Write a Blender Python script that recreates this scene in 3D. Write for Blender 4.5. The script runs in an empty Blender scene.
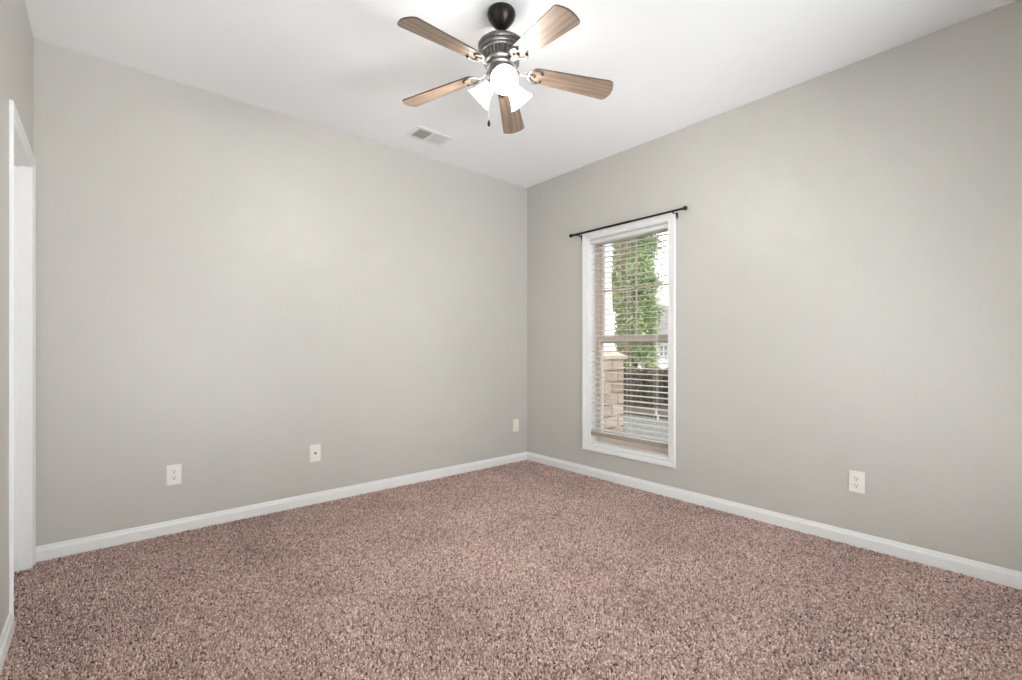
import bpy, bmesh, math, random
import numpy as np
from mathutils import Vector, Matrix, Euler

S = bpy.context.scene
C = S.collection
PI = math.pi

# ------------------------------------------------------------------ camera, world, exposure
YAW = 0.71052
EYE = 1.115
cam_data = bpy.data.cameras.new('camera')
cam_data.sensor_width = 36.0
cam_data.lens = 470.67 / 1022 * 36.0
cam_data.shift_y = (348.8 - 340) / 1022
cam_data.clip_start = 0.02
cam = bpy.data.objects.new('camera', cam_data)
cam.location = (0, 0, EYE)
cam.rotation_euler = (PI / 2, 0, -YAW)
C.objects.link(cam)
S.camera = cam

world = bpy.data.worlds.new('overcast_sky')
S.world = world
world.use_nodes = True
bg = world.node_tree.nodes['Background']
bg.inputs['Color'].default_value = (0.985, 0.995, 1.0, 1)
bg.inputs['Strength'].default_value = 2.25

S.view_settings.view_transform = 'Standard'
S.view_settings.look = 'None'
S.view_settings.gamma = 1.0
S.view_settings.use_curve_mapping = False
S.view_settings.exposure = 0.40
S.cycles.max_bounces = 14
S.cycles.diffuse_bounces = 8
S.cycles.transparent_max_bounces = 24
S.cycles.sample_clamp_indirect = 40.0
S.cycles.use_denoising = True

SHADE_GLOW = 18.0         # frosted glass of the lit lamp shades
BULB_GLOW = 1000.0        # the bulbs inside the shades

# added fill, aimed up at the ceiling through the made-up window behind the camera
dl = bpy.data.lights.new('fill_front_up', 'AREA')
dl.shape = 'RECTANGLE'; dl.size = 2.5; dl.size_y = 1.5; dl.energy = 265.0; dl.color = (0.94, 0.97, 1.0)
dlo = bpy.data.objects.new('fill_front_up', dl); C.objects.link(dlo)
dlo.location = (1.25, -2.25, -0.15); dlo.rotation_euler = (PI / 2 + math.radians(52), 0, 0)

# second added fill, nearly level, through the same made-up window
dl3 = bpy.data.lights.new('fill_front_level', 'AREA')
dl3.shape = 'RECTANGLE'; dl3.size = 2.35; dl3.size_y = 2.0; dl3.energy = 34.0; dl3.color = (0.94, 0.97, 1.0)
dlo3 = bpy.data.objects.new('fill_front_level', dl3); C.objects.link(dlo3)
dlo3.location = (1.22, -1.45, 1.40); dlo3.rotation_euler = (PI / 2 - math.radians(8), 0, 0)

# weak added fill to brighten the right wall, through the unseen left window
dl2 = bpy.data.lights.new('fill_left', 'AREA')
dl2.shape = 'RECTANGLE'; dl2.size = 1.2; dl2.size_y = 1.6; dl2.energy = 15.0; dl2.color = (0.94, 0.97, 1.0)
dlo2 = bpy.data.objects.new('fill_left', dl2); C.objects.link(dlo2)
dlo2.location = (-0.50, 1.575, 1.37); dlo2.rotation_euler = (PI / 2, 0, -PI / 2)

# ------------------------------------------------------------------ room dimensions (metres, carpet top at z = 0)
XL, XR = -0.288, 3.221
YF, YB = -1.00, 3.493
H = 2.74

# ------------------------------------------------------------------ materials
def mat(name, color, rough=0.5, metal=0.0, spec=0.5):
    m = bpy.data.materials.new(name)
    m.use_nodes = True
    b = m.node_tree.nodes['Principled BSDF']
    b.inputs['Base Color'].default_value = (*color, 1)
    b.inputs['Roughness'].default_value = rough
    b.inputs['Metallic'].default_value = metal
    b.inputs['Specular IOR Level'].default_value = spec
    return m

def nodes(m):
    return m.node_tree.nodes, m.node_tree.links, m.node_tree.nodes['Principled BSDF']

def mottle(m, c1, c2, scale, detail=4.0, stretch=(1, 1, 1), coord='Object', lo=0.35, hi=0.65, rough=0.55):
    """colour noise between two colours"""
    n, l, b = nodes(m)
    tc = n.new('ShaderNodeTexCoord'); mp = n.new('ShaderNodeMapping')
    mp.inputs['Scale'].default_value = stretch
    nz = n.new('ShaderNodeTexNoise'); nz.inputs['Scale'].default_value = scale
    nz.inputs['Detail'].default_value = detail; nz.inputs['Roughness'].default_value = rough
    cr = n.new('ShaderNodeValToRGB')
    cr.color_ramp.elements[0].position = lo; cr.color_ramp.elements[0].color = (*c1, 1)
    cr.color_ramp.elements[1].position = hi; cr.color_ramp.elements[1].color = (*c2, 1)
    l.new(tc.outputs[coord], mp.inputs['Vector']); l.new(mp.outputs['Vector'], nz.inputs['Vector'])
    l.new(nz.outputs['Fac'], cr.inputs['Fac']); l.new(cr.outputs['Color'], b.inputs['Base Color'])
    return nz, cr, mp

def bump(m, scale, strength, dist=0.001, detail=3.0, stretch=(1, 1, 1)):
    n, l, b = nodes(m)
    tc = n.new('ShaderNodeTexCoord'); mp = n.new('ShaderNodeMapping'); mp.inputs['Scale'].default_value = stretch
    nz = n.new('ShaderNodeTexNoise'); nz.inputs['Scale'].default_value = scale; nz.inputs['Detail'].default_value = detail
    bp = n.new('ShaderNodeBump'); bp.inputs['Strength'].default_value = strength; bp.inputs['Distance'].default_value = dist
    l.new(tc.outputs['Object'], mp.inputs['Vector']); l.new(mp.outputs['Vector'], nz.inputs['Vector'])
    l.new(nz.outputs['Fac'], bp.inputs['Height']); l.new(bp.outputs['Normal'], b.inputs['Normal'])

M = {}
M['wall'] = mat('greige_wall_paint', (0.51, 0.495, 0.462), 0.40, 0, 0.5)
bump(M['wall'], 160, 0.12, 0.001)
M['ceiling'] = mat('white_ceiling_paint', (0.90, 0.905, 0.915), 0.85, 0, 0.3)
bump(M['ceiling'], 120, 0.15, 0.001)
M['trim'] = mat('white_trim_paint', (0.78, 0.78, 0.775), 0.35)
bump(M['trim'], 40, 0.03, 0.001)
M['subfloor'] = mat('carpet_backing', (0.16, 0.11, 0.095), 0.95, 0, 0.1)
mottle(M['subfloor'], (0.10, 0.065, 0.055), (0.25, 0.18, 0.155), 90)
M['plate'] = mat('white_plastic', (0.80, 0.78, 0.74), 0.35)
bump(M['plate'], 60, 0.02, 0.0005)
M['ivory'] = mat('ivory_plastic', (0.80, 0.765, 0.67), 0.35)
bump(M['ivory'], 60, 0.02, 0.0005)
M['slot'] = mat('dark_slot', (0.05, 0.045, 0.04), 0.7)
mottle(M['slot'], (0.04, 0.036, 0.032), (0.06, 0.054, 0.05), 200)
M['screw'] = mat('steel_screw', (0.55, 0.53, 0.5), 0.35, 0.9)
bump(M['screw'], 300, 0.05, 0.0005)
M['brass'] = mat('coax_brass', (0.25, 0.22, 0.17), 0.35, 0.9)
bump(M['brass'], 300, 0.05, 0.0005)
M['black'] = mat('black_rod_metal', (0.018, 0.016, 0.015), 0.38, 0.6)
bump(M['black'], 200, 0.05, 0.0005)
M['slat'] = mat('white_blind_slat', (0.72, 0.71, 0.69), 0.45)
bump(M['slat'], 40, 0.05, 0.0005, stretch=(1, 0.1, 1))
M['taupe'] = mat('taupe_rail_front', (0.36, 0.31, 0.27), 0.5)
bump(M['taupe'], 40, 0.05, 0.0005)
M['cord'] = mat('white_cord', (0.85, 0.84, 0.81), 0.8)
bump(M['cord'], 500, 0.2, 0.0005)
M['sash'] = mat('almond_vinyl', (0.66, 0.56, 0.48), 0.45)
bump(M['sash'], 60, 0.03, 0.0005)
M['vent'] = mat('white_vent_enamel', (0.82, 0.82, 0.81), 0.4)
bump(M['vent'], 60, 0.03, 0.0005)
M['duct'] = mat('dark_duct_metal', (0.10, 0.10, 0.095), 0.6, 0.3)
mottle(M['duct'], (0.22, 0.22, 0.21), (0.32, 0.32, 0.31), 30)
M['bronze'] = mat('dark_bronze', (0.030, 0.024, 0.020), 0.34, 0.75)
bump(M['bronze'], 90, 0.05, 0.0005)
M['pewter'] = mat('aged_pewter', (0.13, 0.125, 0.12), 0.40, 0.7)
mottle(M['pewter'], (0.095, 0.09, 0.088), (0.165, 0.16, 0.158), 60)
M['arm'] = mat('dark_pewter', (0.11, 0.10, 0.095), 0.36, 0.75)
mottle(M['arm'], (0.08, 0.073, 0.068), (0.15, 0.14, 0.13), 60)
M['chain'] = mat('pale_chain_metal', (0.75, 0.74, 0.72), 0.3, 0.9)
bump(M['chain'], 500, 0.1, 0.0005)
M['edge'] = mat('dark_blade_edge', (0.07, 0.045, 0.03), 0.45)
mottle(M['edge'], (0.055, 0.035, 0.025), (0.09, 0.06, 0.04), 60)

# wood blades: long grain along local x with cathedral arches
def wood():
    m = mat('oak_blade_veneer', (0.4, 0.25, 0.14), 0.36, 0, 0.6)
    n, l, b = nodes(m)
    tc = n.new('ShaderNodeTexCoord'); mp = n.new('ShaderNodeMapping')
    mp.inputs['Scale'].default_value = (1.3, 9.0, 9.0)
    oi = n.new('ShaderNodeObjectInfo')
    add = n.new('ShaderNodeVectorMath'); add.operation = 'ADD'
    sc = n.new('ShaderNodeVectorMath'); sc.operation = 'SCALE'; sc.inputs['Scale'].default_value = 7.0
    cx = n.new('ShaderNodeCombineXYZ')
    l.new(oi.outputs['Random'], cx.inputs['X']); l.new(oi.outputs['Random'], cx.inputs['Y'])
    l.new(cx.outputs['Vector'], sc.inputs[0])
    l.new(tc.outputs['Object'], mp.inputs['Vector']); l.new(mp.outputs['Vector'], add.inputs[0]); l.new(sc.outputs['Vector'], add.inputs[1])
    wv = n.new('ShaderNodeTexWave'); wv.wave_type = 'BANDS'; wv.bands_direction = 'Y'
    wv.inputs['Scale'].default_value = 1.1; wv.inputs['Distortion'].default_value = 9.0
    wv.inputs['Detail'].default_value = 3.0; wv.inputs['Detail Scale'].default_value = 0.9
    l.new(add.outputs['Vector'], wv.inputs['Vector'])
    fine = n.new('ShaderNodeTexNoise'); fine.inputs['Scale'].default_value = 9; fine.inputs['Detail'].default_value = 5
    mp2 = n.new('ShaderNodeMapping'); mp2.inputs['Scale'].default_value = (0.6, 10, 10)
    l.new(tc.outputs['Object'], mp2.inputs['Vector']); l.new(mp2.outputs['Vector'], fine.inputs['Vector'])
    mx = n.new('ShaderNodeMath'); mx.operation = 'MULTIPLY_ADD'; mx.inputs[1].default_value = 0.62
    l.new(fine.outputs['Fac'], mx.inputs[0]); 
    m2 = n.new('ShaderNodeMath'); m2.operation = 'MULTIPLY'; m2.inputs[1].default_value = 0.36
    l.new(wv.outputs['Fac'], m2.inputs[0]); l.new(m2.outputs[0], mx.inputs[2])
    cr = n.new('ShaderNodeValToRGB')
    e = cr.color_ramp.elements
    e[0].position = 0.10; e[0].color = (0.12, 0.082, 0.060, 1)
    e[1].position = 0.95; e[1].color = (0.32, 0.245, 0.188, 1)
    k = cr.color_ramp.elements.new(0.5); k.color = (0.245, 0.175, 0.125, 1)
    l.new(mx.outputs[0], cr.inputs['Fac']); l.new(cr.outputs['Color'], b.inputs['Base Color'])
    return m
M['wood'] = wood()

def glow(name, strength, color):
    m = bpy.data.materials.new(name); m.use_nodes = True
    n, l = m.node_tree.nodes, m.node_tree.links
    b = n['Principled BSDF']
    b.inputs['Base Color'].default_value = (0.9, 0.9, 0.88, 1); b.inputs['Roughness'].default_value = 0.3
    tc = n.new('ShaderNodeTexCoord'); nz = n.new('ShaderNodeTexNoise'); nz.inputs['Scale'].default_value = 30
    mr = n.new('ShaderNodeMapRange'); mr.inputs['To Min'].default_value = strength * 0.97; mr.inputs['To Max'].default_value = strength * 1.03
    l.new(tc.outputs['Object'], nz.inputs['Vector']); l.new(nz.outputs['Fac'], mr.inputs['Value'])
    l.new(mr.outputs['Result'], b.inputs['Emission Strength'])
    b.inputs['Emission Color'].default_value = (*color, 1)
    return m
M['shade'] = glow('lit_frosted_glass', SHADE_GLOW, (1.0, 0.965, 0.915))
M['bulb'] = glow('lit_bulb', BULB_GLOW, (1.0, 0.96, 0.905))

def thin_glass():
    m = bpy.data.materials.new('window_glass'); m.use_nodes = True
    n, l = m.node_tree.nodes, m.node_tree.links
    n.remove(n['Principled BSDF'])
    out = n['Material Output']
    tr = n.new('ShaderNodeBsdfTransparent'); tr.inputs['Color'].default_value = (0.96, 0.97, 0.965, 1)
    gl = n.new('ShaderNodeBsdfGlossy'); gl.inputs['Roughness'].default_value = 0.02
    fr = n.new('ShaderNodeFresnel'); fr.inputs['IOR'].default_value = 1.35
    mx = n.new('ShaderNodeMixShader')
    l.new(fr.outputs[0], mx.inputs[0]); l.new(tr.outputs[0], mx.inputs[1]); l.new(gl.outputs[0], mx.inputs[2])
    l.new(mx.outputs[0], out.inputs['Surface'])
    return m
M['glass'] = thin_glass()

# outdoors
M['brick'] = mat('tan_brick', (0.5, 0.35, 0.25), 0.9, 0, 0.2)
def brick_nodes(m):
    n, l, b = nodes(m)
    tc = n.new('ShaderNodeTexCoord'); sep = n.new('ShaderNodeSeparateXYZ'); cmb = n.new('ShaderNodeCombineXYZ')
    ad = n.new('ShaderNodeMath'); ad.operation = 'ADD'
    l.new(tc.outputs['Object'], sep.inputs[0]); l.new(sep.outputs['X'], ad.inputs[0]); l.new(sep.outputs['Y'], ad.inputs[1])
    l.new(ad.outputs[0], cmb.inputs['X']); l.new(sep.outputs['Z'], cmb.inputs['Y'])
    bt = n.new('ShaderNodeTexBrick'); bt.inputs['Scale'].default_value = 1.0
    bt.inputs['Brick Width'].default_value = 0.22; bt.inputs['Row Height'].default_value = 0.13
    bt.inputs['Mortar Size'].default_value = 0.010
    bt.inputs['Color1'].default_value = (0.55, 0.38, 0.27, 1); bt.inputs['Color2'].default_value = (0.80, 0.65, 0.51, 1)
    bt.inputs['Mortar'].default_value = (0.30, 0.235, 0.18, 1)
    l.new(cmb.outputs[0], bt.inputs['Vector'])
    nz = n.new('ShaderNodeTexNoise'); nz.inputs['Scale'].default_value = 9; nz.inputs['Detail'].default_value = 6
    mx = n.new('ShaderNodeMix'); mx.data_type = 'RGBA'; mx.blend_type = 'MULTIPLY'; mx.inputs[0].default_value = 0.5
    l.new(tc.outputs['Object'], nz.inputs['Vector']); l.new(bt.outputs['Color'], mx.inputs[6]); l.new(nz.outputs['Fac'], mx.inputs[7])
    l.new(mx.outputs[2], b.inputs['Base Color'])
brick_nodes(M['brick'])
M['cap'] = mat('tan_cast_stone', (0.62, 0.50, 0.40), 0.85, 0, 0.2)
mottle(M['cap'], (0.55, 0.44, 0.34), (0.68, 0.56, 0.46), 12)
M['siding'] = mat('white_siding', (0.85, 0.85, 0.84), 0.6)
mottle(M['siding'], (0.83, 0.83, 0.82), (0.87, 0.87, 0.86), 8)
M['roof'] = mat('pale_shingles', (0.46, 0.42, 0.41), 0.9)
mottle(M['roof'], (0.20, 0.18, 0.175), (0.30, 0.27, 0.265), 6)
M['housewin'] = mat('grey_window_pane', (0.16, 0.18, 0.2), 0.15)
mottle(M['housewin'], (0.24, 0.25, 0.26), (0.32, 0.33, 0.34), 3)
M['asphalt'] = mat('grey_driveway', (0.26, 0.265, 0.27), 0.95)
mottle(M['asphalt'], (0.105, 0.102, 0.096), (0.165, 0.16, 0.15), 14)
M['mulch'] = mat('brown_mulch', (0.14, 0.085, 0.055), 0.95)
mottle(M['mulch'], (0.05, 0.034, 0.026), (0.12, 0.085, 0.06), 40)
M['lawn'] = mat('grass', (0.25, 0.27, 0.1), 0.9)
mottle(M['lawn'], (0.2, 0.23, 0.08), (0.36, 0.36, 0.16), 5)
M['bark'] = mat('bark', (0.30, 0.20, 0.14), 0.9)
mottle(M['bark'], (0.10, 0.065, 0.045), (0.2, 0.14, 0.1), 20, stretch=(1, 1, 0.2))

def leaf_mat(name, c1, c2, c3):
    m = mat(name, c1, 0.6, 0, 0.3)
    n, l, b = nodes(m)
    at = n.new('ShaderNodeAttribute'); at.attribute_name = 'tone'
    cr = n.new('ShaderNodeValToRGB')
    cr.color_ramp.elements[0].color = (*c1, 1); cr.color_ramp.elements[1].color = (*c3, 1)
    k = cr.color_ramp.elements.new(0.5); k.color = (*c2, 1)
    l.new(at.outputs['Fac'], cr.inputs['Fac']); l.new(cr.outputs['Color'], b.inputs['Base Color'])
    b.inputs['Subsurface Weight'].default_value = 0.0
    return m
M['tree_leaf'] = leaf_mat('light_green_leaves', (0.20, 0.27, 0.10), (0.38, 0.48, 0.21), (0.58, 0.63, 0.36))
M['dry_leaf'] = leaf_mat('brown_inner_leaves', (0.28, 0.20, 0.14), (0.48, 0.36, 0.27), (0.48, 0.47, 0.27))
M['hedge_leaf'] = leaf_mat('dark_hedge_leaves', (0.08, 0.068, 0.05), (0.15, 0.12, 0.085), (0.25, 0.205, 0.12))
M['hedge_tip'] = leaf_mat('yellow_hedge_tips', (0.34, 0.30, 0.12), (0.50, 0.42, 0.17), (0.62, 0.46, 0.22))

def carpet_mat():
    m = mat('brown_carpet_yarn', (0.3, 0.2, 0.17), 0.9, 0, 0.15)
    n, l, b = nodes(m)
    at = n.new('ShaderNodeAttribute'); at.attribute_name = 'tone'
    cr = n.new('ShaderNodeValToRGB')
    e = cr.color_ramp.elements
    e[0].position = 0.0; e[0].color = (0.12, 0.073, 0.058, 1)
    e[1].position = 1.0; e[1].color = (0.92, 0.78, 0.72, 1)
    k = e.new(0.45); k.color = (0.505, 0.353, 0.302, 1)
    k = e.new(0.75); k.color = (0.75, 0.575, 0.515, 1)
    l.new(at.outputs['Fac'], cr.inputs['Fac'])
    tc = n.new('ShaderNodeTexCoord'); nz = n.new('ShaderNodeTexNoise'); nz.inputs['Scale'].default_value = 2.2; nz.inputs['Detail'].default_value = 3
    mr = n.new('ShaderNodeMapRange'); mr.inputs['From Min'].default_value = 0.3; mr.inputs['From Max'].default_value = 0.7
    mr.inputs['To Min'].default_value = 0.88; mr.inputs['To Max'].default_value = 1.1
    hs = n.new('ShaderNodeHueSaturation')
    l.new(tc.outputs['Object'], nz.inputs['Vector']); l.new(nz.outputs['Fac'], mr.inputs['Value'])
    l.new(mr.outputs['Result'], hs.inputs['Value']); l.new(cr.outputs['Color'], hs.inputs['Color'])
    l.new(hs.outputs['Color'], b.inputs['Base Color'])
    return m
M['carpet'] = carpet_mat()

# ------------------------------------------------------------------ object helpers
def link(name, me, m=None, parent=None, loc=None):
    o = bpy.data.objects.new(name, me)
    C.objects.link(o)
    if m is not None and me is not None and not me.materials:
        me.materials.append(m)
    if parent is not None: o.parent = parent
    if loc is not None: o.location = loc
    return o

def obj(name, bm, m, parent=None, smooth=None):
    bmesh.ops.recalc_face_normals(bm, faces=bm.faces)
    me = bpy.data.meshes.new(name)
    bm.to_mesh(me); bm.free()
    if smooth is not None:
        for p in me.polygons: p.use_smooth = True
        me.set_sharp_from_angle(angle=math.radians(smooth))
    return link(name, me, m, parent)

def thing(name, label, cat, loc=(0, 0, 0), rotz=0.0, group=None):
    o = link(name, None, loc=loc)
    o.rotation_euler = (0, 0, rotz)
    return tag(o, label, cat, group)

def tag(o, label, cat, group=None):
    o['label'] = label; o['category'] = cat
    if group: o['group'] = group
    return o

def struct(name, bm, m, parent=None, label=None, smooth=None):
    o = obj(name, bm, m, parent, smooth)
    if parent is None: o['kind'] = 'structure'
    if label: o['label'] = label
    return o

def box(bm, x0, x1, y0, y1, z0, z1, bev=0.0, seg=2, mtx=None):
    b = bmesh.new()
    bmesh.ops.create_cube(b, size=1)
    for v in b.verts:
        v.co = Vector(((v.co.x + .5) * (x1 - x0) + x0, (v.co.y + .5) * (y1 - y0) + y0, (v.co.z + .5) * (z1 - z0) + z0))
    if bev > 0:
        bmesh.ops.bevel(b, geom=b.edges[:], offset=bev, segments=seg, affect='EDGES', profile=0.5)
    merge(bm, b, mtx)

def merge(bm, b, mtx=None):
    if mtx is not None: bmesh.ops.transform(b, matrix=mtx, verts=b.verts)
    me = bpy.data.meshes.new('tmp'); b.to_mesh(me); b.free()
    bm.from_mesh(me); bpy.data.meshes.remove(me)

def lathe(bm, prof, seg=40, mtx=None, flute=None):
    """prof: list of (r, z); closes at the axis where r == 0. flute=(i0,i1,n,depth)"""
    b = bmesh.new()
    rings = []
    for i, (r, z) in enumerate(prof):
        if r < 1e-6:
            rings.append([b.verts.new((0, 0, z))])
        else:
            ring = []
            for k in range(seg):
                a = 2 * PI * k / seg
                rr = r
                if flute and flute[0] <= i <= flute[1]:
                    rr = r - flute[3] * (0.5 - 0.5 * math.cos(a * flute[2])) ** 0.7
                ring.append(b.verts.new((rr * math.cos(a), rr * math.sin(a), z)))
            rings.append(ring)
    for A, B in zip(rings[:-1], rings[1:]):
        if len(A) == 1 and len(B) == 1: continue
        for k in range(seg):
            k2 = (k + 1) % seg
            if len(A) == 1: b.faces.new((A[0], B[k], B[k2]))
            elif len(B) == 1: b.faces.new((A[k2], A[k], B[0]))
            else: b.faces.new((A[k], A[k2], B[k2], B[k]))
    merge(bm, b, mtx)

def tube(bm, pts, r, seg=10, cap=True, flat=None, closed=False):
    """sweep a circle (or an ellipse r x flat) along pts"""
    pts = [Vector(p) for p in pts]
    b = bmesh.new()
    rings = []
    n = len(pts)
    up = Vector((0, 0, 1))
    for i, p in enumerate(pts):
        if closed: t = pts[(i + 1) % n] - pts[i - 1]
        else: t = pts[min(i + 1, n - 1)] - pts[max(i - 1, 0)]
        t.normalize()
        side = t.cross(up)
        if side.length < 1e-3: side = t.cross(Vector((1, 0, 0)))
        side.normalize(); nn = side.cross(t).normalized()
        rr = r[i] if isinstance(r, (list, tuple)) else r
        r2 = flat if flat is not None else rr
        rings.append([b.verts.new(p + side * rr * math.cos(2 * PI * k / seg) + nn * r2 * math.sin(2 * PI * k / seg)) for k in range(seg)])
    pairs = list(zip(rings[:-1], rings[1:])) + ([(rings[-1], rings[0])] if closed else [])
    for A, B in pairs:
        for k in range(seg):
            b.faces.new((A[k], A[(k + 1) % seg], B[(k + 1) % seg], B[k]))
    if cap and not closed:
        b.faces.new(rings[0][::-1]); b.faces.new(rings[-1])
    merge(bm, b)

def moulding(bm, rect, prof, to3, closed=True):
    """mitred frame: rect=(u0,u1,v0,v1) inner opening, prof=[(outward, height)], to3(u,v,h)->xyz.
    closed=False leaves the bottom side open (door casing down to v0)."""
    u0, u1, v0, v1 = rect
    b = bmesh.new()
    def ring(o):
        if closed: return [(u0 - o, v0 - o), (u1 + o, v0 - o), (u1 + o, v1 + o), (u0 - o, v1 + o)]
        return [(u0 - o, v0), (u0 - o, v1 + o), (u1 + o, v1 + o), (u1 + o, v0)]
    loops = [[b.verts.new(to3(u, v, h)) for (u, v) in ring(o)] for (o, h) in prof]
    n = len(loops)
    segs = [(0, 1), (1, 2), (2, 3)] + ([(3, 0)] if closed else [])
    for i in range(n):
        A, B = loops[i], loops[(i + 1) % n]
        for a, c in segs:
            b.faces.new((A[a], A[c], B[c], B[a]))
    if not closed:
        b.faces.new([L[0] for L in loops]); b.faces.new([L[3] for L in loops][::-1])
    merge(bm, b)

def prism(bm, poly, z0, z1, mtx=None, bev=0.0):
    b = bmesh.new()
    A = [b.verts.new((x, y, z0)) for x, y in poly]
    B = [b.verts.new((x, y, z1)) for x, y in poly]
    b.faces.new(A[::-1]); b.faces.new(B)
    n = len(poly)
    for k in range(n): b.faces.new((A[k], A[(k + 1) % n], B[(k + 1) % n], B[k]))
    if bev: bmesh.ops.bevel(b, geom=[e for e in b.edges if abs(e.verts[0].co.z - e.verts[1].co.z) < 1e-6], offset=bev, segments=2, affect='EDGES')
    merge(bm, b, mtx)

# ------------------------------------------------------------------ room shell
T = 0.20
# window opening in the right wall and door opening in the left wall
WY0, WY1, WZ0, WZ1 = 1.917, 2.700, 0.283, 2.076
DY0, DY1, DZ1 = 2.745, 3.405, 2.037

bm = bmesh.new(); box(bm, XL - T, XR + T, YF - T, YB + T, -0.12, -0.010)
struct('floor', bm, M['subfloor'])
bm = bmesh.new(); box(bm, XL - T, XR + T, YF - T, YB + T, H, H + 0.15)
struct('ceiling', bm, M['ceiling'])
bm = bmesh.new(); box(bm, XL - T, XR + T, YB, YB + T, -0.12, H)
struct('wall_back', bm, M['wall'])
bm = bmesh.new()
FX0, FX1, FZ0, FZ1 = 0.05, 2.50, 0.14, 2.25
LY0, LY1, LZ0, LZ1 = 0.95, 2.20, 0.55, 2.20
box(bm, XL - T, FX0, YF - T, YF, -0.12, H); box(bm, FX1, XR + T, YF - T, YF, -0.12, H)
box(bm, FX0, FX1, YF - T, YF, -0.12, FZ0); box(bm, FX0, FX1, YF - T, YF, FZ1, H)
struct('wall_front', bm, M['wall'])
bm = bmesh.new()
wa, wb, wc, wd = WY0 - 0.005, WY1 + 0.005, WZ0 - 0.001, WZ1 + 0.031
box(bm, XR, XR + T, YF, wa, -0.12, H); box(bm, XR, XR + T, wb, YB, -0.12, H)
box(bm, XR, XR + T, wa, wb, -0.12, wc); box(bm, XR, XR + T, wa, wb, wd, H)
struct('wall_right', bm, M['wall'])
LT = 0.115
bm = bmesh.new()
box(bm, XL - LT, XL, YF, LY0, -0.12, H); box(bm, XL - LT, XL, LY1, DY0 - 0.02, -0.12, H)
box(bm, XL - LT, XL, LY0, LY1, -0.12, LZ0); box(bm, XL - LT, XL, LY0, LY1, LZ1, H); box(bm, XL - LT, XL, DY1 + 0.02, YB, -0.12, H)
box(bm, XL - LT, XL, DY0 - 0.02, DY1 + 0.02, DZ1 + 0.02, H)
struct('wall_left', bm, M['wall'])

# baseboards: tall flat face, rounded top
def baseboard(name, p0, p1, nrm, h=0.079, t=0.014):
    p0, p1, nrm = Vector((*p0, 0)), Vector((*p1, 0)), Vector((*nrm, 0))
    prof = [(0, -0.009), (t, -0.009), (t, h * 0.66), (t * 0.92, h * 0.72), (t * 0.62, h * 0.82), (t * 0.5, h * 0.93), (t * 0.3, h), (0, h)]
    b = bmesh.new()
    A = [b.verts.new(p0 + nrm * d + Vector((0, 0, z))) for d, z in prof]
    B = [b.verts.new(p1 + nrm * d + Vector((0, 0, z))) for d, z in prof]
    n = len(prof)
    for k in range(n): b.faces.new((A[k], A[(k + 1) % n], B[(k + 1) % n], B[k]))
    b.faces.new(A); b.faces.new(B[::-1])
    return struct(name, b, M['trim'])
CW = 0.058
baseboard('baseboard_back', (XL, YB), (XR, YB), (0, -1))
baseboard('baseboard_right', (XR, YF), (XR, YB), (-1, 0))
baseboard('baseboard_left', (XL, YF), (XL, DY0 - CW), (1, 0))
baseboard('baseboard_front', (XL, YF), (XR, YF), (0, 1))

# ------------------------------------------------------------------ carpet pile (tufts)
def carpet():
    rng = np.random.default_rng(5)
    sp = 0.0059
    nx = int((XR - XL) / sp); ny = int((YB - YF) / sp)
    gx, gy = np.meshgrid(np.arange(nx), np.arange(ny), indexing='ij')
    x = XL + 0.002 + (gx + rng.uniform(0.0, 1.0, gx.shape)) * sp
    y = YF + 0.002 + (gy + rng.uniform(0.0, 1.0, gx.shape)) * sp
    x = x.ravel(); y = y.ravel()
    # the doorway's strip
    ex = rng.uniform(XL - 0.11, XL, 900); ey = rng.uniform(DY0, DY1, 900)
    x = np.concatenate([x, ex]); y = np.concatenate([y, ey])
    n = len(x)
    h = rng.uniform(0.004, 0.0125, n)
    ang = rng.uniform(0, 2 * PI, n); lean = rng.uniform(0.0, 0.006, n)
    w = rng.uniform(0.0028, 0.0048, n)
    tw = rng.uniform(0, 2 * PI, n)
    V = np.zeros((n, 6, 3))
    z0 = -0.012
    lx, ly = np.cos(ang) * lean, np.sin(ang) * lean
    for k in range(3):
        a = tw + 2 * PI * k / 3
        V[:, k, 0] = x + np.cos(a) * w; V[:, k, 1] = y + np.sin(a) * w; V[:, k, 2] = z0
        V[:, 3 + k, 0] = x + lx + np.cos(a + 0.6) * w * 0.95; V[:, 3 + k, 1] = y + ly + np.sin(a + 0.6) * w * 0.95; V[:, 3 + k, 2] = z0 + 0.004 + h
    xmax = np.where((y > DY0) & (y < DY1), XL - 0.112, XL + 0.001)
    V[:, :, 0] = np.clip(V[:, :, 0], xmax[:, None], XR - 0.001)
    V[:, :, 1] = np.clip(V[:, :, 1], YF + 0.001, YB - 0.001)
    F = np.array([[0, 1, 4, 3], [1, 2, 5, 4], [2, 0, 3, 5]])
    faces = (F[None] + (np.arange(n) * 6)[:, None, None]).reshape(-1, 4)
    tris = (np.array([[3, 4, 5]])[None] + (np.arange(n) * 6)[:, None, None]).reshape(-1, 3)
    nq, nt = len(faces), len(tris)
    me = bpy.data.meshes.new('carpet_pile')
    me.vertices.add(n * 6); me.vertices.foreach_set('co', V.reshape(-1))
    me.loops.add(nq * 4 + nt * 3)
    me.loops.foreach_set('vertex_index', np.concatenate([faces.ravel(), tris.ravel()]).astype(np.int32))
    me.polygons.add(nq + nt)
    ls = np.concatenate([np.arange(nq) * 4, nq * 4 + np.arange(nt) * 3]).astype(np.int32)
    me.polygons.foreach_set('loop_start', ls)
    me.update(calc_edges=True)
    at = me.attributes.new('tone', 'FLOAT', 'POINT')
    t = np.clip(rng.normal(0.50, 0.235, n), 0, 1)
    at.data.foreach_set('value', np.repeat(t, 6).astype(np.float32))
    o = link('carpet_pile', me, M['carpet'])
    o['kind'] = 'stuff'
    tag(o, 'speckled mauve brown carpet pile covering the whole floor', 'carpet')
carpet()

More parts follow.
